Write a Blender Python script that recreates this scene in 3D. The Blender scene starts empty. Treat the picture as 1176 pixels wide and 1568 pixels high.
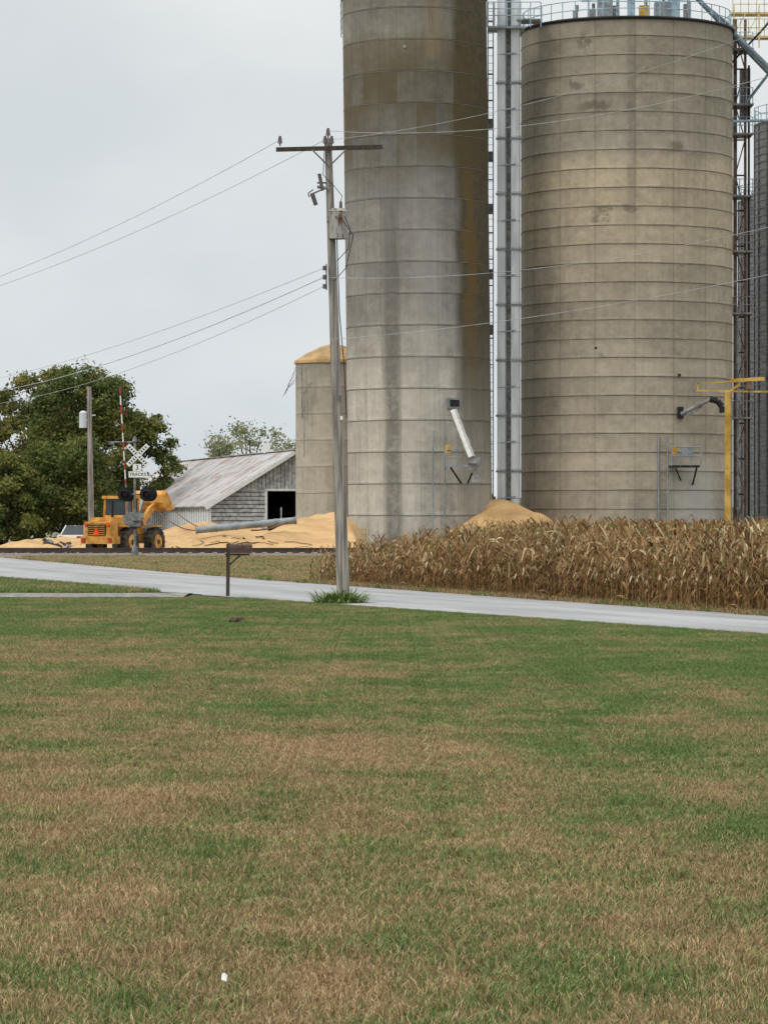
import bpy, math, random
import numpy as np
from mathutils import Vector, Matrix
random.seed(7); rng=np.random.default_rng(7)
scene=bpy.context.scene
# ---- survey helpers: bearings measured in the photo turned into metres at a known distance
F=5227.; CX=588.; HY=795.; EYE=1.65
def wx(px,d): return (px-CX)*d/F
def wz(py,d): return EYE+(HY-py)*d/F
def P(px,py,d): return Vector((wx(px,d),d,wz(py,d)))
def lin(r,g,b,k=1.0):
    f=lambda c:(c/255/12.92 if c/255<=0.04045 else ((c/255+0.055)/1.055)**2.4)
    return (f(r)*k,f(g)*k,f(b)*k,1)

# ---------------- node helper
class NT:
    def __init__(s,name):
        s.mat=bpy.data.materials.new(name); s.mat.use_nodes=True
        s.t=s.mat.node_tree; s.bsdf=s.t.nodes['Principled BSDF']
    def n(s,k): return s.t.nodes.new(k)
    def link(s,a,b): s.t.links.new(a,b)
    def put(s,sock,v):
        if hasattr(v,'links'): s.link(v,sock)
        else: sock.default_value=v
    def m(s,op,a,b=None,c=None,clamp=False):
        x=s.n('ShaderNodeMath'); x.operation=op; x.use_clamp=clamp
        s.put(x.inputs[0],a)
        if b is not None: s.put(x.inputs[1],b)
        if c is not None: s.put(x.inputs[2],c)
        return x.outputs[0]
    def ss(s,v,a,b):
        x=s.n('ShaderNodeMapRange'); x.interpolation_type='SMOOTHSTEP'
        s.put(x.inputs[0],v); x.inputs[1].default_value=a; x.inputs[2].default_value=b
        return x.outputs[0]
    def bump1(s,v,c,w):
        d=s.m('ABSOLUTE',s.m('SUBTRACT',v,c)); return s.m('SUBTRACT',1.0,s.ss(d,w*0.35,w))
    def mix(s,f,a,b,mode='MIX'):
        x=s.n('ShaderNodeMix'); x.data_type='RGBA'; x.blend_type=mode
        s.put(x.inputs[0],f); s.put(x.inputs[6],a); s.put(x.inputs[7],b); return x.outputs[2]
    def noise(s,vec,scale,detail=3,rough=.55,dim='3D'):
        x=s.n('ShaderNodeTexNoise'); x.noise_dimensions=dim
        if vec is not None: s.link(vec,x.inputs['Vector'])
        x.inputs['Scale'].default_value=scale; x.inputs['Detail'].default_value=detail; x.inputs['Roughness'].default_value=rough
        return x.outputs[0]
    def white(s,vec):
        x=s.n('ShaderNodeTexWhiteNoise'); x.noise_dimensions='3D'; s.link(vec,x.inputs[0]); return x.outputs[0]
    def comb(s,a,b,c=0.0):
        x=s.n('ShaderNodeCombineXYZ'); s.put(x.inputs[0],a); s.put(x.inputs[1],b); s.put(x.inputs[2],c); return x.outputs[0]
    def pos(s): return s.n('ShaderNodeNewGeometry').outputs['Position']
    def sep(s,v):
        x=s.n('ShaderNodeSeparateXYZ'); s.link(v,x.inputs[0]); return x.outputs
    def ramp(s,f,stops):
        x=s.n('ShaderNodeValToRGB'); e=x.color_ramp.elements
        e[0].position,e[0].color=stops[0]; e[1].position,e[1].color=stops[-1]
        for p,c in stops[1:-1]:
            k=e.new(p); k.color=c
        s.put(x.inputs[0],f); return x.outputs[0]
    def gray(s,v): return s.comb(v,v,v)
    def bump(s,h,dist,strength=1.0):
        x=s.n('ShaderNodeBump'); x.inputs['Distance'].default_value=dist; x.inputs['Strength'].default_value=strength
        s.link(h,x.inputs['Height']); s.link(x.outputs[0],s.bsdf.inputs['Normal'])
    def translucent(s,c,k):
        tl=s.n('ShaderNodeBsdfTranslucent'); s.put(tl.inputs[0],c); mx=s.n('ShaderNodeMixShader'); mx.inputs[0].default_value=k
        s.link(s.bsdf.outputs[0],mx.inputs[1]); s.link(tl.outputs[0],mx.inputs[2])
        s.link(mx.outputs[0],[n for n in s.t.nodes if n.type=='OUTPUT_MATERIAL'][0].inputs[0])
    def out(s,col,rough=.85,metal=0.,spec=.3):
        s.put(s.bsdf.inputs['Base Color'],col); s.put(s.bsdf.inputs['Roughness'],rough)
        s.bsdf.inputs['Metallic'].default_value=metal; s.bsdf.inputs['Specular IOR Level'].default_value=spec
        return s.mat
def pm(name,col,col2=None,rough=.8,var=.22,scale=2.,metal=0.,spec=.3,det=4,lo=.35,hi=.65,stretch=None,bmp=0):
    t=NT(name); p=t.pos()
    if stretch:
        a=t.sep(p); p=t.comb(t.m('MULTIPLY',a[0],stretch[0]),t.m('MULTIPLY',a[1],stretch[1]),t.m('MULTIPLY',a[2],stretch[2]))
    n=t.noise(p,scale,det,.6); f=t.ss(n,lo,hi)
    a=tuple(c*(1-var) for c in col[:3])+(1,); b=col2 or tuple(min(1,c*(1+var)) for c in col[:3])+(1,)
    if bmp: t.bump(n,bmp)
    return t.out(t.mix(f,a,b),rough,metal,spec)

# ---------------- mesh builder
class B:
    def __init__(s): s.v=[];s.f=[];s.mi=[];s.sm=[]
    def add(s,vs,fs,m=0,smooth=False):
        o=len(s.v); s.v+= [tuple(v) for v in vs]
        for f in fs: s.f.append(tuple(i+o for i in f)); s.mi.append(m); s.sm.append(smooth)
    def box(s,c,d,m=0,rot=None,taper=1.0):
        vs=[]
        for z in(-.5,.5):
            k=taper if z>0 else 1
            for x,y in((-.5,-.5),(.5,-.5),(.5,.5),(-.5,.5)):
                p=Vector((x*d[0]*k,y*d[1]*k,z*d[2]))
                if rot is not None: p=rot@p
                vs.append(p+Vector(c))
        s.add(vs,[(3,2,1,0),(4,5,6,7),(0,1,5,4),(1,2,6,5),(2,3,7,6),(3,0,4,7)],m)
    def cyl(s,p0,p1,r0,r1=None,m=0,seg=8,cap=True,smooth=True):
        p0=Vector(p0);p1=Vector(p1); r1=r0 if r1 is None else r1
        d=(p1-p0)
        if d.length<1e-6:return
        d.normalize(); a=d.orthogonal().normalized(); b=d.cross(a)
        r0v=[];r1v=[]
        for i in range(seg):
            t=2*math.pi*i/seg; e=a*math.cos(t)+b*math.sin(t)
            r0v.append(p0+e*r0); r1v.append(p1+e*r1)
        s.add(r0v+r1v,[(i,(i+1)%seg,seg+(i+1)%seg,seg+i) for i in range(seg)],m,smooth)
        if cap:
            s.add(r0v,[tuple(range(seg-1,-1,-1))],m); s.add(r1v,[tuple(range(seg))],m)
    def tube(s,pts,r,m=0,seg=6):
        for a,b in zip(pts[:-1],pts[1:]): s.cyl(a,b,r,r,m,seg,cap=False)
    def bar(s,p0,p1,w,m=0,t=None):
        p0=Vector(p0);p1=Vector(p1);d=p1-p0;L=d.length
        q=d.to_track_quat('Z','Y').to_matrix(); s.box((p0+p1)/2,(w,t or w,L),m,q)
    def make(s,name,mats,parent=None):
        me=bpy.data.meshes.new(name); me.from_pydata(s.v,[],s.f)
        for m in mats: me.materials.append(m)
        me.polygons.foreach_set('material_index',s.mi); me.polygons.foreach_set('use_smooth',s.sm); me.update()
        o=bpy.data.objects.new(name,me); scene.collection.objects.link(o)
        if parent: o.parent=parent
        return o
    def xform(s,M,start=0):
        for i in range(start,len(s.v)): s.v[i]=tuple(M@Vector(s.v[i]))
def empty(name):
    e=bpy.data.objects.new(name,None); scene.collection.objects.link(e); return e
def catenary(a,b,sag,n=24):
    a=Vector(a);b=Vector(b); return [a.lerp(b,i/n)+Vector((0,0,-4*sag*(i/n)*(1-i/n))) for i in range(n+1)]

# ================= camera, world, sun
cam=bpy.data.cameras.new('camera'); co=bpy.data.objects.new('camera',cam); scene.collection.objects.link(co); scene.camera=co
co.location=(0,0,EYE); co.rotation_euler=(math.radians(90),0,0)
cam.sensor_fit='VERTICAL'; cam.sensor_height=36; cam.lens=120; cam.shift_y=11/1568; cam.clip_end=6000; cam.clip_start=.1
scene.view_settings.view_transform='Standard'; scene.view_settings.look='None'; scene.view_settings.exposure=0
EL=math.radians(42); AZ=math.radians(-128)
w=bpy.data.worlds.new('World'); scene.world=w; w.use_nodes=True; t=w.node_tree
for n in list(t.nodes): t.nodes.remove(n)
class WT(NT):
    def __init__(s,t): s.t=t
W=WT(t); outn=W.n('ShaderNodeOutputWorld'); bg=W.n('ShaderNodeBackground'); bg.inputs[1].default_value=.1
W.link(bg.outputs[0],outn.inputs[0])
sk=W.n('ShaderNodeTexSky'); sk.sky_type='NISHITA'; sk.sun_disc=False; sk.sun_elevation=EL; sk.sun_rotation=AZ
tc=W.n('ShaderNodeTexCoord').outputs['Generated']; a=W.sep(tc)
el=W.m('MAXIMUM',a[2],0.0)
cv=W.comb(a[0],a[1],W.m('MULTIPLY',a[2],2.2))
n1=W.noise(cv,8.,4,.5); n2=W.noise(cv,3.2,3,.5)
cn=W.m('ADD',W.m('MULTIPLY',n1,.4),W.m('MULTIPLY',n2,.6))
ccol=W.mix(W.ss(cn,.36,.62),lin(209,216,221,10),lin(232,235,236,10))
warm=W.mix(W.ss(el,0.0,.15),(.98,.995,1.01,1),(1.05,1.04,1.02,1))
ccol=W.mix(1.0,ccol,warm,'MULTIPLY')
lum=W.m('ADD',W.m('MULTIPLY',W.ss(el,.14,.95),1.05),1.0)
ccol=W.mix(1.0,ccol,W.gray(lum),'MULTIPLY')
W.link(W.mix(.96,sk.outputs[0],ccol),bg.inputs[0])
sun=bpy.data.lights.new('sun','SUN'); sun.energy=1.3; sun.angle=math.radians(14); sun.color=(1,.96,.90)
so=bpy.data.objects.new('sun',sun); scene.collection.objects.link(so)
sd=Vector((math.sin(AZ)*math.cos(EL),math.cos(AZ)*math.cos(EL),math.sin(EL)))
so.rotation_euler=sd.to_track_quat('Z','Y').to_euler()

# ================= common materials
M_galv=pm('galvanised',lin(208,212,215),rough=.42,metal=.3,var=.14,scale=.8,stretch=(3,3,.4))
M_galvd=pm('galvanised_dark',lin(136,142,146),rough=.5,metal=.3)
M_blue=pm('pale_blue_steel',lin(150,172,184),rough=.5,metal=.2)
M_wood=pm('weathered_pole_wood',lin(120,114,108),col2=lin(166,159,151),rough=.95,scale=1.2,stretch=(14,14,.7),bmp=.02)
M_wooddk=pm('dark_wood',lin(72,62,55),rough=.95,scale=3,stretch=(6,6,1))
M_rust=pm('rusty_steel',lin(98,66,48),col2=lin(120,100,84),rough=.85,scale=2)
M_black=pm('black_paint',lin(28,28,30),rough=.6)
M_steel=pm('grey_steel',lin(112,114,114),col2=lin(145,145,143),rough=.6,scale=3)
M_white=pm('white_paint',lin(226,226,222),rough=.6,var=.08,scale=4)
M_yel=pm('yellow_steel',lin(182,144,54),col2=lin(204,168,86),rough=.65,scale=1.5)
M_wire=pm('wire',lin(168,171,174),rough=.5)
M_insul=pm('insulator',lin(92,84,84),rough=.3)
M_glass=pm('dark_glass',lin(40,46,50),rough=.1,spec=.6)
M_red=pm('red_paint',lin(168,56,50),rough=.5)

# ================= ground layout
nearD=[20,36.5,48.5,63.9,71.9,78.4,95,115,148,200]; nearX=[15.3,9.6,5.45,-.34,-3.27,-5.5,-11.0,-17.6,-29,-46]
farD=[20,42,57.5,70,82,91,112,128,144,200];          farX=[16.6,10.7,6.5,2.95,-.44,-3.0,-8.3,-12,-16,-30]
nx=lambda d:float(np.interp(d,nearD,nearX)); fx=lambda d:float(np.interp(d,farD,farX))
def grass_fac(t):
    p=t.pos(); a=t.sep(p)
    v=t.comb(a[0],t.m('MULTIPLY',a[1],.42))
    g1=t.noise(v,.55,3,.6); g2=t.noise(v,1.7,4,.65); g3=t.noise(p,9,2,.5)
    g=t.m('ADD',.5,t.m('ADD',t.m('MULTIPLY',t.m('SUBTRACT',g1,.5),1.1),t.m('ADD',t.m('MULTIPLY',t.m('SUBTRACT',g2,.5),1.0),t.m('MULTIPLY',t.m('SUBTRACT',g3,.5),.40))))
    bias=t.m('ADD',.045,t.m('MULTIPLY',t.ss(a[1],15,50),.22))
    dx=t.m('SUBTRACT',a[0],t.m('MULTIPLY',a[1],.05))
    r=t.m('MULTIPLY',t.ss(dx,-1.4,.7),t.bump1(a[1],29,21))
    g=t.m('ADD',t.m('ADD',g,bias),t.m('MULTIPLY',r,.14))
    l=t.m('MULTIPLY',t.bump1(a[1],42,6),t.m('SUBTRACT',1.0,t.ss(a[0],-3.0,-.6)))
    g=t.m('SUBTRACT',g,t.m('MULTIPLY',l,.20))
    g=t.m('SUBTRACT',g,t.m('MULTIPLY',t.bump1(a[1],23.5,5),.06))
    rs=t.m('ADD',a[0],t.m('MULTIPLY',t.m('SUBTRACT',a[1],57.5),.262))
    g=t.m('SUBTRACT',g,t.m('MULTIPLY',t.ss(rs,3.5,6.5),.20))
    return g,a
t=NT('ground_soil'); g,a=grass_fac(t)
gf=t.ss(g,.48,.70)
c=t.mix(gf,lin(112,94,68),lin(72,84,44))
fine=t.noise(t.pos(),38,3,.7); c=t.mix(1.0,c,t.gray(t.m('ADD',t.m('MULTIPLY',fine,.9),.5)),'MULTIPLY')
grav=t.ss(a[1],147,156)
c=t.mix(grav,c,t.mix(t.noise(t.pos(),.6,5),lin(120,112,100),lin(160,150,134)))
farf=t.ss(a[1],260,420); c=t.mix(farf,c,lin(105,112,70))
t.bump(fine,.02); MG=t.out(c,.95)
b=B(); b.add([(-3000,-300,0),(3000,-300,0),(3000,5000,0),(-3000,5000,0)],[(0,1,2,3)]); b.make('ground',[MG])

t=NT('road_chipseal'); p=t.pos(); n=t.noise(p,30,3,.7); a=t.sep(p)
n2=t.noise(t.comb(t.m('ADD',a[0],t.m('MULTIPLY',a[1],.33)),t.m('MULTIPLY',a[1],.08)),1.1,5,.6)
c=t.mix(t.ss(n2,.3,.7),lin(140,139,140),lin(168,167,167))
c=t.mix(1.0,c,t.gray(t.m('ADD',t.m('MULTIPLY',n,.7),.65)),'MULTIPLY'); t.bump(n,.01); MR=t.out(c,.95)
b=B(); ds=np.linspace(22,190,220); vs=[]
for d in ds:
    j=.07*math.sin(d*1.7)+.06*math.sin(d*3.9+1)
    vs+=[(nx(d)+j,d,.015),((nx(d)+fx(d))/2,d,.07),(fx(d)+j,d,.015)]
fs=[]
for i in range(len(ds)-1):
    for k in range(2): o=i*3+k; fs.append((o,o+1,o+4,o+3))
b.add(vs,fs,0,True); b.make('road',[MR])
b=B(); ds=np.linspace(-4.2,-40,60); vs=[]
for i,x in enumerate(ds):
    j=.12*math.sin(x*2.1); vs+=[(x,71.4+j*.6,.02),(x,73.6+j,.05),(x,75.4+j,.02)]
fs=[]
for i in range(len(ds)-1):
    for k in range(2): o=i*3+k; fs.append((o+3,o+4,o+1,o))
b.add(vs,fs,0,True)
b.make('driveway',[pm('driveway_gravel',lin(118,114,106),col2=lin(148,144,136),rough=.95,scale=4)])

# ================= grass blades (instanced patches)
def grass_mat(name,green1,green2,straw1,straw2,shift=0.):
    t=NT(name); g,a=grass_fac(t)
    at=t.n('ShaderNodeAttribute'); at.attribute_name='rnd'; r=at.outputs['Fac']
    r2=t.m('FRACT',t.m('MULTIPLY',r,7.31))
    f=t.ss(t.m('ADD',g,t.m('MULTIPLY',t.m('SUBTRACT',r,.5+shift),.50)),.52,.68)
    big=t.noise(t.pos(),.9,3,.6)
    c=t.mix(f,t.mix(r2,straw1,straw2),t.mix(r2,green1,green2))
    c=t.mix(1.0,c,t.gray(t.m('ADD',.64,t.m('MULTIPLY',big,.66))),'MULTIPLY')
    return t.out(c,.7,0,.25)
def patch(name,n,hmin,hmax,wid,mat,size=1.06):
    x=rng.uniform(-size/2,size/2,n); y=rng.uniform(-size/2,size/2,n); h=rng.uniform(hmin,hmax,n)
    k=np.sin(x*9+1)*np.cos(y*8+2)+np.sin(x*23)*np.sin(y*19); h*=1+.25*k
    th=rng.uniform(0,2*math.pi,n); ln=rng.uniform(.1,1.3,n)*h; la=rng.uniform(0,2*math.pi,n); w_=wid*rng.uniform(.6,1.3,n)
    V=np.zeros((n,5,3)); cx,sx=np.cos(th)*w_/2,np.sin(th)*w_/2
    V[:,0]=np.stack([x-cx,y-sx,0*x],1); V[:,1]=np.stack([x+cx,y+sx,0*x],1)
    mx=x+np.cos(la)*ln*.35; my=y+np.sin(la)*ln*.35
    V[:,2]=np.stack([mx+cx*.8,my+sx*.8,h*.62],1); V[:,3]=np.stack([mx-cx*.8,my-sx*.8,h*.62],1)
    V[:,4]=np.stack([x+np.cos(la)*ln,y+np.sin(la)*ln,h*.95],1)
    me=bpy.data.meshes.new(name); fs=[]
    for i in range(n): o=i*5; fs+=[(o,o+1,o+2,o+3),(o+3,o+2,o+4)]
    me.from_pydata(V.reshape(-1,3).tolist(),[],fs)
    at=me.attributes.new('rnd','FLOAT','POINT'); at.data.foreach_set('value',np.repeat(rng.uniform(0,1,n),5))
    me.materials.append(mat); me.update()
    o=bpy.data.objects.new(name,me); scene.collection.objects.link(o); return o
def instancer(name,items,child,scale=False):
    vs=[];fs=[]
    for x,y,z,r,s in items:
        o=len(vs); c_,s_=math.cos(r)*s/2,math.sin(r)*s/2
        for a_,b_ in((-1,-1),(1,-1),(1,1),(-1,1)): vs.append((x+a_*c_-b_*s_,y+a_*s_+b_*c_,z))
        fs.append((o,o+1,o+2,o+3))
    me=bpy.data.meshes.new(name); me.from_pydata(vs,[],fs); me.update()
    o=bpy.data.objects.new(name,me); scene.collection.objects.link(o)
    o.instance_type='FACES'; o.use_instance_faces_scale=scale; o.show_instancer_for_render=False; o.show_instancer_for_viewport=False
    child.parent=o; return o
G1=lin(74,98,44);G2=lin(122,142,78);S1=lin(196,170,128);S2=lin(128,102,70)
MGr=grass_mat('grass_blades',G1,G2,S1,S2)
pt=patch('grass_patch',7000,.016,.045,.0040,MGr)
q4=lambda: random.choice([0,1,2,3])*math.pi/2
items=[]
for d in np.arange(9.5,72,1.0):
    half=.1125*d+2.5
    for x in np.arange(-math.ceil(half),math.ceil(half)+1,1.0):
        e=min(nx(d-.5),nx(d+.5))
        if x+.5<=e-.15 and not (d>70.8 and x<-3.2): items.append((x,d,0,q4(),1))
def edge_rows(fn,side,d0,d1,off0,rows,items):
    d=d0
    while d<d1:
        tx_,ty_=fn(d+.5)-fn(d-.5),1.0; L_=math.hypot(tx_,ty_); tx_/=L_;ty_/=L_
        for k in range(rows):
            o_=off0+k*.98; items.append((fn(d)+side*ty_*o_,d-side*tx_*o_,0,math.atan2(ty_,tx_)+random.choice([0,2])*math.pi/2,1))
        d+=ty_*.97
edge_rows(nx,-1,22,71,.5,2,items)
instancer('lawn_grass',items,pt)
pt2=patch('verge_patch',1500,.04,.12,.010,grass_mat('verge_blades',G1,G2,S1,S2,.05))
items=[]
for d in np.arange(76.5,95,1.0):
    for x in np.arange(-20,nx(d+.5)-.8,1.0): items.append((x,d,0,q4(),1))
edge_rows(nx,-1,77.5,95,.5,1,items)
edge_rows(fx,1,44,140,.5,2,items)
for d in np.arange(84,147,1.0):
    x=fx(d)+1.6
    while x<wx(560,d): items.append((x,d,0,q4(),1)); x+=1.0
instancer('verge_grass',items,pt2)

# ================= corn field
t=NT('dry_corn'); at=t.n('ShaderNodeAttribute'); at.attribute_name='rnd'; r=at.outputs['Fac']
oi=t.n('ShaderNodeObjectInfo').outputs['Random']
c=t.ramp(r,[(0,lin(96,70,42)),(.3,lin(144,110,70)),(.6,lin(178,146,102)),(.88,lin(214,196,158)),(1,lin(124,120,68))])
c=t.mix(1.0,c,t.gray(t.m('ADD',t.m('MULTIPLY',oi,.5),.70)),'MULTIPLY')
t.out(c,.75,0,.25); t.translucent(c,.2)
MC=t.mat
def ribbon(vs,fs,rn,base,az,L,wd,rise,droop,tw,val,n=6,fold=None):
    o=len(vs); p=Vector(base); el_=rise
    for i in range(n+1):
        u=i/n; ww=wd*(math.sin(math.pi*min(1,.18+.82*u))**.6)*(1 if u<.95 else .2)
        side=Vector((-math.sin(az+tw*u),math.cos(az+tw*u),.5*math.sin(tw*u*2)))
        vs.append(tuple(p-side*ww/2)); vs.append(tuple(p+side*ww/2)); rn+= [val,val]
        p=p+Vector((math.cos(az)*math.cos(el_),math.sin(az)*math.cos(el_),math.sin(el_)))*L/n
        if fold is None: el_-=droop/n
        else:
            el_-=droop*(.75 if i==fold else .25/n)
            if i==fold: az+=tw*.3
    for i in range(n): k=o+2*i; fs.append((k,k+1,k+3,k+2))
def corn(name):
    vs=[];fs=[];rn=[]; Hh=1.42
    lean=(random.uniform(-.12,.12),random.uniform(-.12,.12))
    for i in range(5):
        z=Hh*i/4; k=z/Hh
        for q in range(4):
            a_=q*math.pi/2; r_=.012*(1-.5*k); vs.append((lean[0]*k*k+math.cos(a_)*r_,lean[1]*k*k+math.sin(a_)*r_,z)); rn.append(.45)
        if i:
            for q in range(4): o=(i-1)*4; fs.append((o+q,o+(q+1)%4,o+4+(q+1)%4,o+4+q))
    az0=random.uniform(0,6.28); nl=random.randint(15,19)
    for i in range(nl):
        z=.10+(Hh-.16)*(i+random.uniform(-.3,.3))/(nl-1); az=az0+math.pi*i+random.uniform(-.9,.9); k=max(0,z/Hh)
        fold=random.choice([1,1,2,2,3,None])
        up=random.random()<.15*k
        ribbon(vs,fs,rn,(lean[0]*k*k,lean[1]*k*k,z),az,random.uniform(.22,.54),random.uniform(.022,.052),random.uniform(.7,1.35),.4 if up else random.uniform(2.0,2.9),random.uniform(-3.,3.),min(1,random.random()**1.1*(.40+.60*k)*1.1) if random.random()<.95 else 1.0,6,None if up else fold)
    z=random.uniform(.4,.95); az=random.uniform(0,6.28); vv=random.uniform(.5,.85); dn=random.choice([-.9,-.9,.9])
    for s_ in range(4): ribbon(vs,fs,rn,(0,0,z),az+s_*1.5,.19,.042,dn,.5,.3,vv,3)
    for i in range(6):
        ribbon(vs,fs,rn,(lean[0],lean[1],Hh-.02),random.uniform(0,6.28),random.uniform(.12,.22),.009,random.uniform(.8,1.5),random.uniform(.3,1.5),0,.35,3)
    me=bpy.data.meshes.new(name); me.from_pydata(vs,[],fs); at=me.attributes.new('rnd','FLOAT','POINT'); at.data.foreach_set('value',rn)
    me.materials.append(MC); me.update(); o=bpy.data.objects.new(name,me); scene.collection.objects.link(o); return o
NV=12; lists=[[] for _ in range(NV)]
A0=Vector((-1.75,88.2)); U=Vector((.268,-.9634)); N_=Vector((.9634,.268))
for row in range(40):
    tt=row*.60
    s_=-.2 if row<6 else -.6
    while s_<46:
        q=A0+U*(s_+random.uniform(-.05,.05))+N_*(tt+random.uniform(-.12,.12))
        s_+= random.uniform(.09,.17) if row<12 else .3
        hh=.57+.43*min(1,max(0,(s_+tt*.55)/13.0)); hh*=random.uniform(.80,1.10)
        lists[random.randrange(NV)].append((q.x,q.y,0,random.uniform(0,6.28),hh))
ec=empty('corn_field')
for i in range(NV):
    ins=instancer('corn_rows_%d'%i,lists[i],corn('corn_plant_%d'%i),True); ins.parent=ec

# ================= silos
def silo_mat(name,R,Ht,band,bw,stops,extra,blockv=.26,jd=.35,stk=.4,w2k=.1,softk=.1):
    t=NT(name); uv=t.n('ShaderNodeUVMap').outputs[0]; a=t.sep(uv); A=a[0]; Z=a[1]
    Um=t.m('MULTIPLY',A,R)
    wob=t.noise(t.comb(t.m('MULTIPLY',Um,.5),Z,1.),.8,3)
    Zw=t.m('ADD',Z,t.m('MULTIPLY',t.m('SUBTRACT',wob,.5),.10))
    bi=t.m('FLOOR',t.m('DIVIDE',Zw,band)); fr=t.m('FRACT',t.m('DIVIDE',Zw,band))
    ui=t.m('DIVIDE',Um,bw); uf=t.m('FRACT',ui)
    w1=t.white(t.comb(t.m('FLOOR',ui),bi,3.)); w2=t.white(t.comb(bi,7.,1.))
    # every pour band has its own stain pattern: offset the noise per band
    off=t.m('MULTIPLY',bi,3.7)
    pb=t.noise(t.comb(t.m('ADD',Um,off),t.m('MULTIPLY',Z,.9),2.),.8,4,.65)
    st=t.noise(t.comb(t.m('MULTIPLY',Um,1.6),t.m('MULTIPLY',Z,.10)),1.,5,.68)
    bl=t.noise(t.comb(Um,t.m('MULTIPLY',Z,.7),5.),.35,6,.62)
    fi=t.noise(t.comb(Um,Z,9.),2.2,6,.78)
    st2=t.noise(t.comb(t.m('MULTIPLY',Um,5.),t.m('MULTIPLY',Z,.30),2.),1.,4,.65)
    zz=t.m('ADD',t.m('DIVIDE',Z,Ht),t.m('MULTIPLY',t.m('SUBTRACT',st,.5),.08))
    col=t.ramp(zz,stops)
    v=t.m('ADD',1.0,t.m('MULTIPLY',t.m('SUBTRACT',w1,.5),blockv))
    for s_,k in((w2,w2k),(st,stk),(bl,.7),(fi,.85),(st2,stk*.8),(pb,.55)): v=t.m('ADD',v,t.m('MULTIPLY',t.m('SUBTRACT',s_,.5),k))
    j=t.m('MAXIMUM',t.ss(fr,.955,.985),t.m('SUBTRACT',1.0,t.ss(fr,.005,.03)))
    jn=t.m('MULTIPLY',j,t.m('ADD',.15,t.m('MULTIPLY',t.ss(fi,.3,.7),.85)))
    soft=t.m('MULTIPLY',t.m('MULTIPLY',t.ss(fr,.60,.98),t.ss(pb,.35,.65)),softk)      # patchy darkening just under the seam
    vj=t.m('MULTIPLY',t.m('SUBTRACT',1.0,t.ss(uf,.01,.05)),.45)
    v=t.m('MULTIPLY',v,t.m('SUBTRACT',t.m('SUBTRACT',1.0,soft),t.m('MULTIPLY',t.m('MAXIMUM',jn,vj),jd)))
    v=t.m('ADD',v,t.m('MULTIPLY',t.bump1(fr,.09,.06),.07))
    col=t.mix(1.0,col,t.gray(v),'MULTIPLY')
    col=extra(t,col,A,Z,st,bl,fi,w1)
    t.bump(t.m('ADD',fi,t.m('MULTIPLY',j,-.8)),.03,.7)
    return t.out(col,.92,0,.2)
def silo(name,cx,cy,R,Ht,band,mat,shear=0.,parent=None,seg=160,roof=None):
    prof=[(-.1,R),(Ht*.5,R),(Ht,R)]
    me=bpy.data.meshes.new(name); vs=[];uvs=[];fs=[]
    for z,r in prof:
        for i in range(seg+1):
            a_=-math.pi+2*math.pi*i/seg; vs.append((cx+r*math.sin(a_)+shear*z,cy-r*math.cos(a_),z)); uvs.append((a_,z))
    for j in range(len(prof)-1):
        for i in range(seg): o=j*(seg+1)+i; fs.append((o,o+1,o+seg+2,o+seg+1))
    n0=len(fs); tp=len(vs)
    for i in range(seg+1):
        a_=-math.pi+2*math.pi*i/seg; vs.append((cx+R*math.sin(a_)+shear*Ht,cy-R*math.cos(a_),Ht)); uvs.append((a_,Ht))
    o=len(vs); vs.append((cx+shear*Ht,cy,Ht+(roof or .3))); uvs.append((0,Ht))
    for i in range(seg): fs.append((tp+i,tp+i+1,o))
    me.from_pydata(vs,[],fs); uvl=me.uv_layers.new(name='UVMap')
    for l in me.loops: uvl.data[l.index].uv=uvs[l.vertex_index]
    me.materials.append(mat); me.polygons.foreach_set('use_smooth',[i<n0 for i in range(len(fs))]); me.update()
    ob=bpy.data.objects.new(name,me); scene.collection.objects.link(ob); ob.parent=parent; return ob
def hoops(X,D,R,Ht,band,mat,parent,sh=0.,r_=.022,every=1):
    b=B(); k=band*every
    while k<Ht-.3:
        n=72; pts=[Vector((X+(R+.004)*math.sin(2*math.pi*i/n)+sh*k,D-(R+.004)*math.cos(2*math.pi*i/n),k)) for i in range(n+1)]
        b.tube(pts,r_,0,4); k+=band*every
    b.make('seam_ridges',[mat],parent)
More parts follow.
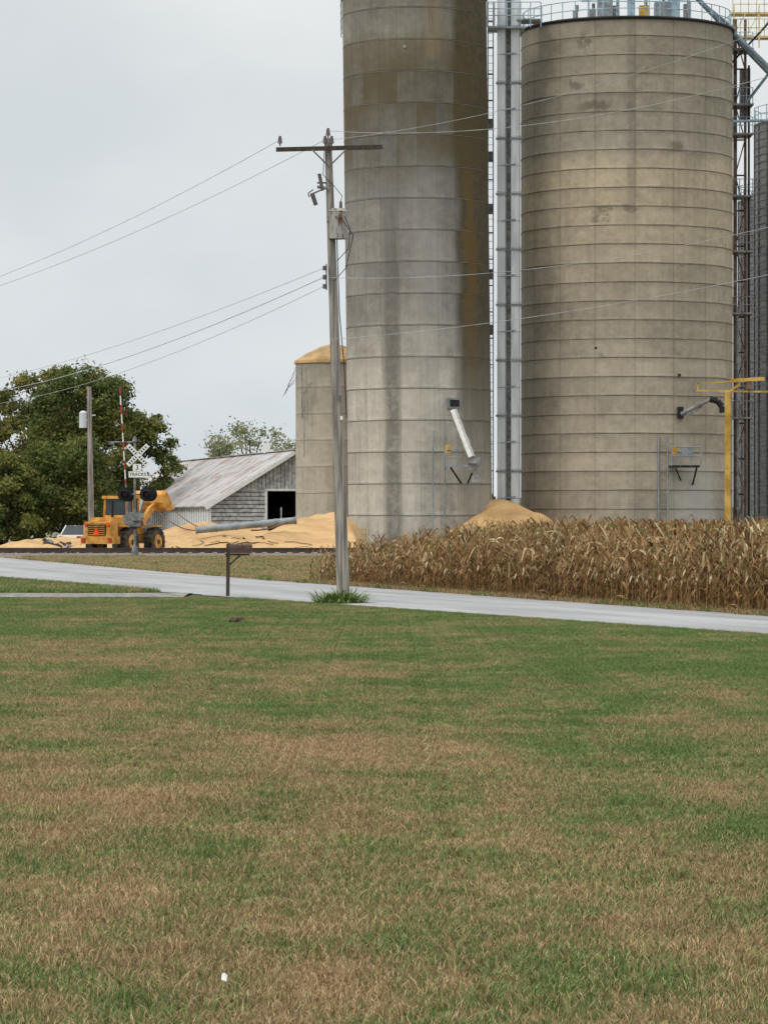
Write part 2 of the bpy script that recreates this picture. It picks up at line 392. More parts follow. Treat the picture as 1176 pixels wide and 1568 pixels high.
# --- slim silo on the left
D1=204.; R1=110*D1/F; X1=wx(644,D1); H1=32.75; SH=-.0115
def ex1(t,col,A,Z,st,bl,fi,w1):
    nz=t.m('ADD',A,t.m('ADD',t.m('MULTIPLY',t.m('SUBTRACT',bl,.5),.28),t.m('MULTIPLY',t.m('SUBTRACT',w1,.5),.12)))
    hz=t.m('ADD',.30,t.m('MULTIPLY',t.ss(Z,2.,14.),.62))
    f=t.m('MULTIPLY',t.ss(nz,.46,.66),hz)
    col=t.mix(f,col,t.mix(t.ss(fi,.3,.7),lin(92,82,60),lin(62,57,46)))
    f=t.m('MULTIPLY',t.bump1(nz,.80,.14),t.m('MULTIPLY',t.bump1(Z,17,9),t.ss(fi,.25,.6))); col=t.mix(t.m('MULTIPLY',f,.6),col,lin(112,86,42))
    f=t.m('MULTIPLY',t.bump1(t.m('ADD',A,t.m('MULTIPLY',t.m('SUBTRACT',bl,.5),.12)),-.38,.17),t.m('MULTIPLY',t.bump1(Z,6.,19.),t.m('MULTIPLY',t.ss(fi,.2,.6),.75))); col=t.mix(f,col,lin(86,85,80))
    f=t.m('MULTIPLY',t.m('MULTIPLY',t.bump1(A,.24,.17),t.ss(Z,28.3,28.9)),.45); col=t.mix(f,col,lin(140,122,96))
    f=t.m('MULTIPLY',t.m('MULTIPLY',t.bump1(Z,25.5,5.0),t.ss(t.m('ADD',t.m('MULTIPLY',bl,.7),t.m('MULTIPLY',w1,.3)),.36,.60)),.75); col=t.mix(f,col,lin(82,73,50))
    f=t.m('MULTIPLY',t.m('MULTIPLY',t.ss(st,.54,.72),t.ss(Z,9.,20.)),.55); col=t.mix(f,col,lin(84,80,70))
    f=t.m('MULTIPLY',t.m('MULTIPLY',t.bump1(A,.12,.28),t.bump1(Z,16.,9.)),.28); col=t.mix(f,col,lin(160,158,152))
    return col
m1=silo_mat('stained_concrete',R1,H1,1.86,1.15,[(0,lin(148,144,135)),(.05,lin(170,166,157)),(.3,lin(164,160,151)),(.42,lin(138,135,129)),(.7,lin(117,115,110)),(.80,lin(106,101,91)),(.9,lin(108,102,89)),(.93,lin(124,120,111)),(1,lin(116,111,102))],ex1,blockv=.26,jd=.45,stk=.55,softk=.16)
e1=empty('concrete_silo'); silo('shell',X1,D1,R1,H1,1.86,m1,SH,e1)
hoops(X1,D1,R1,H1,1.86,pm('seam_concrete',lin(146,143,135),col2=lin(106,101,92),rough=.95,scale=1.2),e1,SH,.018)
def on(a_,z,off=0,X=X1,D=D1,R=R1,sh=SH):
    return Vector((X+(R+off)*math.sin(a_)+sh*z,D-(R+off)*math.cos(a_),z))
def arc(b,X,D,R,z,a0,a1,r,m,sh=0,n=24):
    pts=[Vector((X+R*math.sin(a0+(a1-a0)*i/n)+sh*z,D-R*math.cos(a0+(a1-a0)*i/n),z)) for i in range(n+1)]
    b.tube(pts,r,m,5)
b=B()
arc(b,X1,D1,R1+.03,H1-.05,-math.pi,math.pi,.07,0,SH,60)
for z in(.55,1.1): arc(b,X1,D1,R1-.05,H1+z,-math.pi,math.pi,.03,1,SH,60)
for i in range(28):
    a_=i*2*math.pi/28; b.cyl(on(a_,H1,-.05),on(a_,H1+1.1,-.05),.03,None,1,5)
for z in np.arange(H1-2.2,H1+1,.45): arc(b,X1,D1,R1+.12,z,-1.75,-1.35,.022,1,SH,4)
for a_ in(-1.6,-1.4): b.cyl(on(a_,H1-2.2,.1),on(a_,H1+1,.1),.022,None,1,5)
ad=math.asin((694-644)/110.)
zc=lambda y:wz(y,199.7)
b.box(on(ad,zc(617),.06),(.85,.3,.62),2,Matrix.Rotation(ad,3,'Z'))
b.box(on(ad,zc(617),.19),(.6,.12,.4),6,Matrix.Rotation(ad,3,'Z'))
dF=198.9
pa=P(694,628,dF); pb=P(722,700,dF-.5)
dv=(pb-pa).normalized()
b.bar(pa,pb,.5,3,.3)
nrm=dv.cross(Vector((0,1,0))).normalized()
for s_ in(-.22,.22): b.bar(pa+nrm*s_+Vector((0,-.2,0)),pb+nrm*s_+Vector((0,-.2,0)),.06,4)
b.cyl(pb,pb+Vector((.1,0,-.9)),.27,.2,4,10)
b.box(P(725,705,dF-.5),(.75,.6,.35),4); b.box(P(729,733,dF-.5),(.55,.45,.4),4,None,.8)
z0=zc(714)
b.box(Vector((wx(708,dF),dF-.1,z0)),(2.1,.9,.12),2)
for px in(684,700,716,736): b.cyl(Vector((wx(px,dF),dF-.5,z0)),Vector((wx(px,dF),dF-.5,z0+(.95 if px<710 else .5))),.03,None,2,5)
for z in(.5,.95): b.cyl(Vector((wx(684,dF),dF-.5,z0+z)),Vector((wx(704,dF),dF-.5,z0+z)),.03,None,2,5)
b.box(P(686,688,dF-.3),(.34,.3,.5),5)
b.bar(P(690,716,dF-.3),P(706,740,199.6),.08,6); b.bar(P(726,716,dF-.3),P(716,740,199.6),.08,6)
for px in(663,681): b.cyl(Vector((wx(px,199),199.3,0)),Vector((wx(px,199),199.3,wz(660,199))),.045,None,2,6)
for px in(665,683): 
    for z in np.arange(1,7,.9): b.cyl(Vector((wx(px,199),199.3,z)),Vector((wx(px,199),200.1,z)),.02,None,4,5)
b.cyl(P(690,545,199.8),P(690,533,199.8),.09,None,4,6); b.box(P(692,537,199.8),(.12,.15,.25),4)
b.cyl(on(-.15,29.3,-.05),on(-.15,29.3,.06),.10,None,0,8)
b.make('fittings',[M_steel,M_galvd,M_galvd,M_white,M_steel,M_yel,M_black],e1)

# --- wide silo on the right
D2=210.; R2=161.5*D2/F; X2=wx(959,D2); H2=31.6
def ex2(t,col,A,Z,st,bl,fi,w1):
    f=t.m('MULTIPLY',t.bump1(t.m('ADD',A,t.m('MULTIPLY',t.m('SUBTRACT',fi,.5),.16)),-.02,.06),t.m('MULTIPLY',t.bump1(Z,26,9),t.m('MULTIPLY',t.ss(fi,.3,.65),.55))); col=t.mix(f,col,lin(88,84,78))
    for (a_,z_,wa,wz_) in((-.36,26.2,.22,.45),(-.3,20.2,.1,.3),(-.48,30.3,.05,.6),(.4,24,.08,.5),(-.05,20.2,.06,.4),(-.35,19.7,.1,.35),(-.55,27.6,.1,.3)):
        f=t.m('MULTIPLY',t.bump1(t.m('ADD',A,t.m('MULTIPLY',t.m('SUBTRACT',fi,.5),.45)),a_,wa),t.bump1(t.m('ADD',Z,t.m('MULTIPLY',t.m('SUBTRACT',bl,.5),2.2)),z_,wz_)); col=t.mix(t.m('MULTIPLY',f,.5),col,lin(74,70,65))
    f=t.m('MULTIPLY',t.bump1(t.m('ADD',A,t.m('MULTIPLY',t.m('SUBTRACT',bl,.5),.5)),.62,.35),t.m('MULTIPLY',t.bump1(Z,1.8,4.5),.6)); col=t.mix(f,col,lin(176,175,170))
    f=t.m('MULTIPLY',t.m('ADD',t.ss(A,1.05,1.4),t.m('SUBTRACT',1.0,t.ss(A,-1.45,-1.05))),.25); col=t.mix(f,col,lin(98,88,72))  # edge shading of the round wall put into the colour, both sides
    return col
m2=silo_mat('tan_concrete',R2,H2,1.13,2.4,[(0,lin(138,131,119)),(.15,lin(158,149,133)),(.45,lin(154,145,129)),(.58,lin(160,149,130)),(.62,lin(172,160,138)),(.72,lin(174,161,139)),(.76,lin(146,139,126)),(.88,lin(150,142,127)),(.97,lin(140,133,119)),(1,lin(128,121,109))],ex2,blockv=.11,jd=.50,stk=.30,w2k=.22,softk=.26)
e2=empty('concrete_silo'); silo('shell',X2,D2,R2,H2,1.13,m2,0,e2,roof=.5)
hoops(X2,D2,R2,H2,1.13,pm('seam_concrete_tan',lin(152,143,127),col2=lin(108,99,86),rough=.95,scale=1.2),e2,0,.026)
b=B()
arc(b,X2,D2,R2+.05,H2-.02,-math.pi,math.pi,.10,2,0,90)
for z in(.55,1.1): arc(b,X2,D2,R2-.1,H2+z,-math.pi,math.pi,.028,1,0,70)
for i in range(44):
    a_=i*2*math.pi/44; p=Vector((X2+(R2-.1)*math.sin(a_),D2-(R2-.1)*math.cos(a_),H2)); b.cyl(p,p+Vector((0,0,1.1)),.028,None,1,5)
for px,w_,h_,m_ in((905,.5,.7,0),(925,.9,1.3,0),(942,.4,.9,3),(965,.45,1.5,1),(985,.6,.9,5),(1012,.9,1.1,0),(1030,.7,1.6,1),(1050,.4,1.0,3),(880,.3,.6,3)):
    b.box(Vector((wx(px,208),207.5,H2+.35+h_/2)),(w_,w_,h_),m_); b.cyl(Vector((wx(px,208)+.1,207.5,H2+.3+h_)),Vector((wx(px,208)+.1,207.5,H2+.7+h_)),.1,None,3,8)
for px in range(900,1060,22): b.cyl(Vector((wx(px,206),206,H2+.3)),Vector((wx(px,206),206,H2+2.2)),.03,None,1,5)
b.bar(Vector((wx(890,206),206,H2+1.3)),Vector((wx(1065,206),206,H2+1.3)),.06,1); b.bar(Vector((wx(840,207),207,H2+2.3)),Vector((wx(1070,207),207,H2+2.3)),.25,1)
d2=203.6
b.box(P(1041,632,d2+.5),(.35,.5,.7),2)
b.tube([P(1043,634,d2),P(1070,620,d2-.6),P(1088,611,d2-1)],.12,3,8); b.tube([P(1086,611,d2-1),P(1098,614,d2-1),P(1105,622,d2-1),P(1106,632,d2-1)],.19,2,9)
b.bar(P(1052,636,d2-.2),P(1075,622,d2-.6),.1,3)
z0=wz(714,d2-.6); X0=wx(1047,d2)
b.box((X0,d2-.2,z0),(1.75,1.0,.14),2)
for px in(1026,1040,1056,1071): b.cyl(Vector((wx(px,d2),d2-.7,z0)),Vector((wx(px,d2),d2-.7,z0+1.15)),.035,None,0,5)
for z in(.6,1.15): b.cyl(Vector((wx(1026,d2),d2-.7,z0+z)),Vector((wx(1071,d2),d2-.7,z0+z)),.035,None,0,5)
b.box(P(1032,690,d2-.3),(.32,.3,.45),5); b.box(P(1052,692,d2-.3),(.7,.05,.6),0)
b.bar(P(1066,717,d2-.4),P(1060,742,d2+1),.09,2); b.bar(P(1034,717,d2-.4),P(1044,740,d2+.8),.06,2)
for px in(1008,1022): b.cyl(Vector((wx(px,d2),d2,0)),Vector((wx(px,d2),d2,wz(668,d2))),.05,None,0,6)
for z in np.arange(.5,6.3,.4): b.cyl(Vector((wx(1011,d2),d2,z)),Vector((wx(1019,d2),d2,z)),.018,None,0,4)
for px,py in((912,533),(1040,574)): b.box(P(px,py,203.2+ (abs(px-959)/161.)**2*3),(.14,.3,.12),2)
b.make('fittings',[M_galvd,M_blue,M_black,M_steel,M_galv,M_yel],e2)

# --- small far silo with grain-coloured roof
D3=208.; R3=58*D3/F; X3=wx(511,D3); H3=wz(556,D3)
def ex3(t,col,A,Z,st,bl,fi,w1): return col
m3=silo_mat('small_silo_concrete',R3,H3,1.6,1.1,[(0,lin(164,157,142)),(.6,lin(160,154,141)),(1,lin(142,138,127))],ex3,blockv=.14,jd=.36,stk=.3)
e3=empty('small_concrete_silo'); silo('shell',X3,D3,R3,H3,1.6,m3,0,e3,80,roof=.2)
b=B(); prof=[(R3+.1,H3-.05),(R3+.08,H3+.12),(R3*.75,H3+.55),(R3*.35,H3+1.0),(0.05,H3+1.2)]
for (ra,za),(rb,zb) in zip(prof[:-1],prof[1:]): b.cyl((X3,D3,za),(X3,D3,zb),ra,rb,0,32,cap=False)
b.tube([P(462,556,206.2),P(463,640,206)],.04,1); b.tube([P(478,585,205.7),P(466,600,205.7),P(466,700,205.7)],.03,1)
for k in range(7):
    x_=454-random.uniform(0,3); b.tube([P(x_,562+k*4,207.6),P(x_-6-k,578+k*3,207.4),P(x_-12-k*1.2,596+k*2,207.3)],.012,1,4)
b.make('domed_roof',[pm('tan_roof',lin(172,142,100),rough=.8,scale=1.5),M_steel],e3)

# --- bins at far right
MD=pm('corrugated_bin',lin(102,104,106),col2=lin(122,122,122),rough=.5,metal=.3,scale=1,stretch=(1,1,8))
def bin_(name,px0,R,D,ytop):
    b=B(); X=wx(px0,D)+R; Ht=wz(ytop,D); z=0
    while z<Ht-.3: 
        b.cyl((X,D,z),(X,D,z+.42),R,R,0,64,cap=False); b.cyl((X,D,z+.42),(X,D,z+.5),R+.05,R+.05,0,64,cap=False); z+=.5
    b.cyl((X,D,z),(X,D,z+2.2),R+.1,.6,0,64)
    for a_ in np.arange(0,6.28,.26):
        p=Vector((X+(R+.05)*math.sin(a_),D-(R+.05)*math.cos(a_),0)); b.bar(p,p+Vector((0,0,z)),.09,0)
        p=p+Vector((0,0,z)); b.cyl(p,p+Vector((0,0,1.1)),.03,None,1,5)
    for k in(.6,1.1): arc(b,X,D,R+.05,z+k,-3.14,3.14,.03,1,0,40)
    b.make(name,[MD,M_blue])
bin_('steel_grain_bin',1156,4.6,224,192); bin_('steel_grain_bin',1131,4.0,246,305)

# --- twin elevator legs
b=B(); DL=204.5
RL=Matrix.Rotation(math.radians(-14),3,'Z')
for px in(768,789.5):
    X=wx(px,DL); zt_=wz(-60,DL)
    b.box((X,DL,zt_/2),(.47,.42,zt_),0,RL)
    for z in np.arange(1.2,zt_,3.32):
        b.box((X,DL,z),(.60,.55,.13),1,RL); b.box((X,DL,z+.17),(.54,.49,.05),0,RL); b.box((X,DL,z+1.7),(.49,.44,.03),1,RL)
b.box((wx(778.5,DL),DL+.6,17),(.35,.1,34),2)
for z in np.arange(2.9,34,3.32): b.bar((wx(768,DL),DL-.25,z),(wx(789,DL),DL-.25,z+.1),.06,1)
for px in(747,755): b.cyl(Vector((wx(px,207),207,0)),Vector((wx(px,207),207,33)),.035,None,2,5)
for z in np.arange(.5,33,.45): b.cyl(Vector((wx(747,207),207,z)),Vector((wx(755,207),207,z)),.018,None,2,4)
for z in np.arange(3,33,1.6): b.box((wx(751,206.5),206.7,z),(.35,.5,.04),2)
for y in(190,240,320,420,505): b.box(P(751,y,206.4),(.3,.5,.6),2)
z0=wz(44,DL)
b.box((wx(775,DL),DL+.3,z0),(2.2,2,.12),1); b.box((wx(810,DL),DL+.4,z0+.5),(1.5,1.6,.1),2)
for px in(746,757,776,797,812,828):
    b.cyl(Vector((wx(px,DL-.7),DL-.7,z0)),Vector((wx(px,DL-.7),DL-.7,z0+1.5)),.035,None,3,5)
for z in(.7,1.1,1.5): b.cyl(Vector((wx(746,DL-.7),DL-.7,z0+z)),Vector((wx(828,DL-.7),DL-.7,z0+z)),.03,None,3,5)
b.make('grain_elevator_legs',[M_galv,M_galvd,M_steel,M_blue])

# --- steel support tower, catwalk and spouting at right
b=B(); DT=213.
cols=[(1125,DT-1),(1140,DT-1),(1125,DT+1.5),(1141,DT+1.5)]
for i,(px,d) in enumerate(cols): b.bar((wx(px,d),d,0),(wx(px,d),d,wz(30,d)),.22 if i%2==0 else .12,0)
z=1.; k=0
while z<30:
    a_,c_=(1125,1140) if k%2==0 else(1140,1125)
    b.bar((wx(a_,DT-1),DT-1,z),(wx(c_,DT-1),DT-1,z+2.2),.07,0); b.bar((wx(1125,DT-1),DT-1,z),(wx(1140,DT-1),DT-1,z),.09,1); z+=2.2;k+=1
for y in(75,160,205,300,385,480,640):
    d=DT-1.6; z0=wz(y,d); b.box((wx(1137,d),d+1,z0),(1.3,2.4,.1),3)
    for px in(1122,1132,1142,1152): b.cyl((wx(px,d),d,z0),(wx(px,d),d,z0+1.05),.028,None,3 if y>250 else 2,5)
    for k in(.55,1.05): b.cyl((wx(1122,d),d,z0+k),(wx(1153,d),d,z0+k),.024,None,3 if y>250 else 2,5)
b.box((wx(1140,DT),DT,wz(145,DT)),(.6,.8,3.2),3); b.cyl(P(1128,470,DT-1.5),P(1128,780,DT-1.5),.1,None,3,6)
b.cyl(P(1146,100,DT-1.3),P(1146,790,DT-1.3),.07,None,1,6)
for (a_,c_,r_) in(((1062,-8),(1185,120),.16),((1122,52),(1190,118),.2),((1050,-15),(1125,45),.10),((1140,160),(1190,95),.09)):
    b.cyl(P(a_[0],a_[1],DT-2.5),P(c_[0],c_[1],DT-2.5),r_,None,4,10)
b.cyl(P(1120,96,DT-2),P(1190,20,DT-2),.07,None,1,6); b.cyl(P(1120,186,DT-2),P(1180,184,DT-2),.09,None,2,6)
b.make('steel_support_tower',[M_rust,M_black,M_blue,M_steel,pm('spout_steel',lin(104,118,126),rough=.5,metal=.2)])
b=B(); d=214.
for y in(22,58):
    z0=wz(y,d); b.box((wx(1170,d),d,z0),(4.2,1.2,.12),0)
    for px in range(1120,1216,12): b.bar((wx(px,d),d-.6,z0),(wx(px,d),d-.6,z0+1.1),.05,0)
    for k in(.55,1.1): b.bar((wx(1120,d),d-.6,z0+k),(wx(1220,d),d-.6,z0+k),.05,0)
for px in(1122,1160,1200): b.bar((wx(px,d),d-.6,wz(75,d)),(wx(px,d),d-.6,wz(10,d)),.08,0)
for px in range(1120,1210,20): b.bar((wx(px,d),d-.6,wz(58,d)),(wx(px+20,d),d-.6,wz(22,d)),.05,0)
b.bar((wx(1215,d),d,0),(wx(1215,d),d,wz(58,d)),.25,0)
b.make('catwalk',[pm('faded_yellow',lin(204,184,134),rough=.7)])
b=B(); d=150.
b.bar((wx(1113.5,d),d,0),(wx(1113.5,d),d,wz(600,d)),.23,0); b.box((wx(1113.5,d),d,.15),(.6,.6,.06),1)
b.bar(P(1066,598,d),P(1178,600,d),.08,0); b.bar(P(1118,583,d),P(1170,580,d),.18,0,.16); b.bar(P(1066,587,d),P(1120,584,d),.05,0)
b.bar(P(1113.5,602,d),P(1132,588,d),.10,0); b.box(P(1146,590,d),(.22,.3,.36),1); b.bar(P(1068,586,d),P(1068,600,d),.05,0)
b.make('jib_crane',[M_yel,M_rust])

# ================= barn
Pk=Vector((wx(450,218),218,6.03)); dr=Vector((-10.8,47,0)).normalized(); gr=Vector((dr.y,-dr.x,0)); L=48.; Wd=5.42; ez=2.69
t=NT('tin_roof'); p=t.pos(); dt=t.n('ShaderNodeVectorMath'); dt.operation='DOT_PRODUCT'; t.link(p,dt.inputs[0]); dt.inputs[1].default_value=dr
al=dt.outputs['Value']; z_=t.sep(p)[2]
sh_=t.white(t.comb(t.m('FLOOR',t.m('DIVIDE',al,.9)),t.m('FLOOR',t.m('DIVIDE',z_,1.1)),0.))
n=t.noise(t.comb(t.m('MULTIPLY',al,.5),t.m('MULTIPLY',z_,1.3)),1.,6,.75)
rr=t.ss(t.m('ADD',n,t.m('MULTIPLY',t.m('SUBTRACT',sh_,.5),.2)),.46,.64)
c=t.mix(rr,lin(184,181,180),lin(148,124,112)); c=t.mix(t.m('MULTIPLY',sh_,.35),c,lin(152,142,136))
t.bump(t.m('SINE',t.m('MULTIPLY',al,20.)),.02); MRoof=t.out(c,.6,.0)
Mside=pm('white_siding',lin(224,225,226),rough=.7,var=.06,scale=3,stretch=(1,1,.3))
Mgrey=pm('weathered_boards',lin(168,168,165),col2=lin(200,200,197),rough=.9,scale=2,stretch=(2,2,2))
Mgap=pm('board_gap',lin(112,111,108),rough=.95)
eb=empty('barn')
def G(s_,z):
    q=Pk-gr*Wd+gr*s_; return Vector((q.x,q.y,z))
b=B()
ov=.35
for sgn in(-1,1):
    e0=Pk+gr*sgn*(Wd+ov)-dr*ov; e0.z=ez-.2; r0=Pk-dr*ov; r0.z=6.03+.02
    e1_=e0+dr*(L+2*ov); r1_=r0+dr*(L+2*ov)
    b.add([e0,r0,r1_,e1_],[(0,1,2,3)],0)
    dn=Vector((0,0,-.07)); b.add([e0+dn,r0+dn,r1_+dn,e1_+dn],[(3,2,1,0)],0)
    b.add([e0,e1_,e1_+dn,e0+dn],[(0,1,2,3)],0)
    b.bar(e0+Vector((0,0,-.14))-dr*.03,r0+Vector((0,0,-.14))-dr*.03,.05,1,.24)
b.bar(Pk-dr*ov+Vector((0,0,.06)),Pk+dr*(L+ov)+Vector((0,0,.06)),.3,0,.05)
b.box(Pk+dr*9+Vector((0,0,.35)),(.45,.45,.7),1)
b.make('roof',[MRoof,M_white],eb)
b=B()
q0=Pk-gr*Wd; n_=int(L/.45)
for i in range(n_):
    a_=q0+dr*(i*.45); c_=q0+dr*(i*.45+.45); off=gr*-.05 if i%2 else gr*0
    b.add([Vector((a_.x,a_.y,0))+off,Vector((c_.x,c_.y,0))+off,Vector((c_.x,c_.y,ez))+off,Vector((a_.x,a_.y,ez))+off],[(0,1,2,3)],0)
    b.box(Vector((a_.x,a_.y,ez/2))-gr*.05,(.05,.05,ez),2)
q0=Pk+gr*Wd; a_=q0; c_=q0+dr*L; b.add([(a_.x,a_.y,0),(c_.x,c_.y,0),(c_.x,c_.y,ez),(a_.x,a_.y,ez)],[(0,1,2,3)],0)
a_=Pk-gr*Wd+dr*L; c_=Pk+gr*Wd+dr*L; b.add([(a_.x,a_.y,0),(c_.x,c_.y,0),(c_.x,c_.y,ez),(Pk.x+dr.x*L,Pk.y+dr.y*L,6.03),(a_.x,a_.y,ez)],[(0,1,2,3,4)],0)
ztf=lambda s_: ez+(6.03-ez)*(1-abs(s_-Wd)/Wd)
rotg=Matrix.Rotation(math.atan2(gr.y,gr.x),3,'Z')
for s0,s1 in((.1,3.6),(6.95,2*Wd-.1)):
    A_=[G(s0,0),G(s1,0),G(s1,ztf(s1)-.2),G(s0,ztf(s0)-.2)]; b.add([v+dr*.08 for v in A_],[(0,1,2,3)],3)
b.add([v+dr*.08 for v in(G(3.6,3.5),G(6.95,3.5),G(6.95,ztf(6.95)-.2),G(Wd,5.8),G(3.6,ztf(3.6)-.2))],[(0,1,2,3,4)],3)
z=0.
while z<3.5:
    s0=0 if z<ez-.3 else Wd*(z+.25-ez)/(6.03-ez)+.15
    if z<3.4: b.box((G((s0+3.65)/2,z+.12)),(3.65-s0,.06,.21),1,rotg)
    b.box((G((6.9+2*Wd-s0)/2,z+.12)),(2*Wd-s0-6.9,.06,.21),1,rotg); z+=.26
s_=1.4
while s_<2*Wd-1.4:
    zt_=ztf(s_+.12)-.12
    if zt_>3.5: b.box(G(s_+.12,(3.5+zt_)/2)+dr*random.uniform(-.01,.02),(.21,.05,zt_-3.5),1,rotg)
    s_+=.245
for s_ in(.0,3.62,6.95): b.box(G(s_,min(3.5,ztf(s_))/2)-dr*.05,(.14,.08,min(3.5,ztf(s_))),2,rotg)
b.box(G(5.3,3.52)-dr*.05,(3.5,.08,.14),2,rotg); b.box(G(4.6,1.2)-dr*.02,(.08,.06,2.4),1,rotg); b.box(G(5.3,1.55)+dr*.1,(3.2,.05,.12),1,rotg)
b.make('walls',[Mside,Mgrey,M_white,Mgap],eb)

# ================= grain piles
t=NT('corn_grain'); p=t.pos(); n=t.noise(p,.5,6,.7); n2=t.noise(p,24,2); n3=t.noise(p,2.2,4,.6)
c=t.mix(t.ss(n,.35,.65),lin(204,168,118),lin(184,146,100)); c=t.mix(t.m('MULTIPLY',t.ss(n3,.55,.75),.5),c,lin(160,136,106)); c=t.mix(1.0,c,t.gray(t.m('ADD',t.m('MULTIPLY',n2,.4),.8)),'MULTIPLY'); t.bump(n3,.18); MGn=t.out(c,.85)
def pile(name,x0,x1,d0,d1,fn,nx_=150,nd_=90):
    me=bpy.data.meshes.new(name); vs=[];fs=[]
    for j in range(nd_+1):
        for i in range(nx_+1):
            x=x0+(x1-x0)*i/nx_; d=d0+(d1-d0)*j/nd_
            vs.append((x,d,fn(x,d)))
    for j in range(nd_):
        for i in range(nx_): o=j*(nx_+1)+i; fs.append((o,o+1,o+nx_+2,o+nx_+1))
    me.from_pydata(vs,[],fs); me.polygons.foreach_set('use_smooth',[True]*len(fs)); me.materials.append(MGn); me.update()
    o=bpy.data.objects.new(name,me); scene.collection.objects.link(o); return o
from mathutils import noise as mn
tx=[wx(q,168) for q in(-40,0,50,95,130,180,215,245,290,340,400,440,480,515,540,560)]
th=[.15,.3,.65,.5,.3,.4,.6,1.0,1.45,1.05,.9,1.3,1.8,2.0,1.3,-.1]
def pf(x,d):
    top=float(np.interp(x,tx,th))
    rise=min(1,max(0,(d-156.5-1.2*mn.noise(Vector((x*.4,3,0))))/(5+7*max(0,top-.5)))); fall=min(1,max(0,(204-d)/14))
    rise=rise*rise*(3-2*rise)
    return -.06+max(0,top)*rise*min(1,fall)+.30*mn.noise(Vector((x*.55,d*.3,0)))*rise+.12*mn.noise(Vector((x*1.7,d*.9,4)))*rise
pile('grain_pile',tx[0],tx[-1],155,205,pf)
pcx,pcd=6.9,203.2
def pf2(x,d):
    r=math.hypot(x-pcx,d-pcd); r=math.sqrt(r*r+1.4); return -.1+max(0,3.5-.55*r)+.22*mn.noise(Vector((x*.9,d*.8,9)))
pile('grain_pile',1.5,13.5,196.5,210,pf2,100,60)
b=B()
b.cyl(P(300,812,163),P(452,797,164),.17,None,0,12)
for k in range(6): 
    q=P(300,812,163).lerp(P(452,797,164),k/5); q2=P(300,812,163).lerp(P(452,797,164),k/5+.01); b.cyl(q,q2,.20,None,0,12)
b.tube(catenary(P(240,780,166),P(305,812,164),.3,8),.03,1); b.tube(catenary(P(262,776,166),P(345,812,165),.4,8),.025,1); b.tube(catenary(P(385,812,163),P(440,800,162),.1,6),.04,1)
def bent(x,d,l_,az):
    pts=[]
    for k in range(5):
        xx=x+math.cos(az+k*.25)*l_*k/4; dd_=d+math.sin(az+k*.25)*l_*k/4; pts.append(Vector((xx,dd_,pf(xx,dd_)+.02+random.uniform(0,.06))))
    b.tube(pts,random.uniform(.012,.028),random.choice([1,2,2]),5)
for i in range(20):
    px=random.gauss(385,70); px=min(478,max(262,px)); dd=random.uniform(159,163); bent(wx(px,dd),dd,random.uniform(.3,1.4),random.uniform(0,6.28))
for i in range(16):
    px=random.uniform(70,128); dd=random.uniform(162,166); x=wx(px,dd); b.box((x,dd,pf(x,dd)+.04),(random.uniform(.15,.5),.3,random.uniform(.06,.2)),random.choice([0,2]),Matrix.Rotation(random.uniform(-.6,.6),3,'Y')@Matrix.Rotation(random.uniform(0,3),3,'Z'),.7)
b.make('scrap_auger_and_debris',[M_galvd,M_rust,M_wooddk])
b=B()
for k in range(4): b.box((wx(548,198)+.0,198.5,.15+k*.3),(1.0,.06,.06),0)
for px in(536,548,560): b.cyl((wx(px,198),198.5,0),(wx(px,198),198.5,1.15),.03,None,0,5)
b.make('safety_railing',[M_yel])
b=B(); b.box((wx(852,200),200,1.2),(1.1,.6,.35),0,Matrix.Rotation(.1,3,'Y')); b.cyl((wx(845,200),200,0),(wx(845,200),200,1.2),.05,None,1,6); b.cyl((wx(858,200),200,0),(wx(858,200),200,1.2),.05,None,1,6)
b.make('loading_hopper',[M_white,M_steel])

# ================= railway
b=B()
for k,d in enumerate((150.4,151.9)):
    b.box((6,d,.27),(90,.07,.15),0); b.box((6,d,.36),(90,.11,.035),0)
x=-38
while x<50: b.box((x,151.15,.15),(.24,2.6,.18),1); x+=.55
b.add([(-39,148.6,0),(51,148.6,0),(51,149.6,.16),(-39,149.6,.16),(51,152.8,.16),(-39,152.8,.16),(51,153.8,0),(-39,153.8,0)],[(0,1,2,3),(3,2,4,5),(5,4,6,7)],2)
b.make('railway_track',[pm('rail_steel',lin(74,62,56),rough=.6),M_wooddk,pm('ballast',lin(96,86,78),col2=lin(140,130,120),scale=9)])

# ================= crossing signal
DS=146.; XS=wx(207,DS); es=empty('railroad_crossing_signal'); b=B()
b.cyl((XS,DS,0),(XS,DS,wz(676,DS)),.055,None,0,10); b.cyl((XS,DS,0),(XS,DS,.5),.16,.12,0,10); b.box((XS,DS,.06),(.6,.6,.12),0)
zc_=wz(697,DS)
for s_ in(-1,1):
    R_=Matrix.Rotation(s_*math.radians(45),3,'Y'); b.box((XS+.13,DS-.09-.012*s_,zc_),(1.22,.02,.2),1,R_)
    for u in np.linspace(-.48,.48,9):
        if abs(u)<.12: continue
        q=R_@Vector((u,0,0)); b.box((XS+.13+q.x,DS-.104-.012*s_,zc_+q.z),(.05,.012,.10),2,R_)
b.box((XS+.1,DS-.08,wz(716,DS)),(.36,.02,.3),1); b.box((XS+.13,DS-.08,wz(726.5,DS)),(.78,.02,.26),1)
zl=wz(757,DS)
b.cyl((XS-.45,DS,zl),(XS+.6,DS,zl),.035,None,0,6)
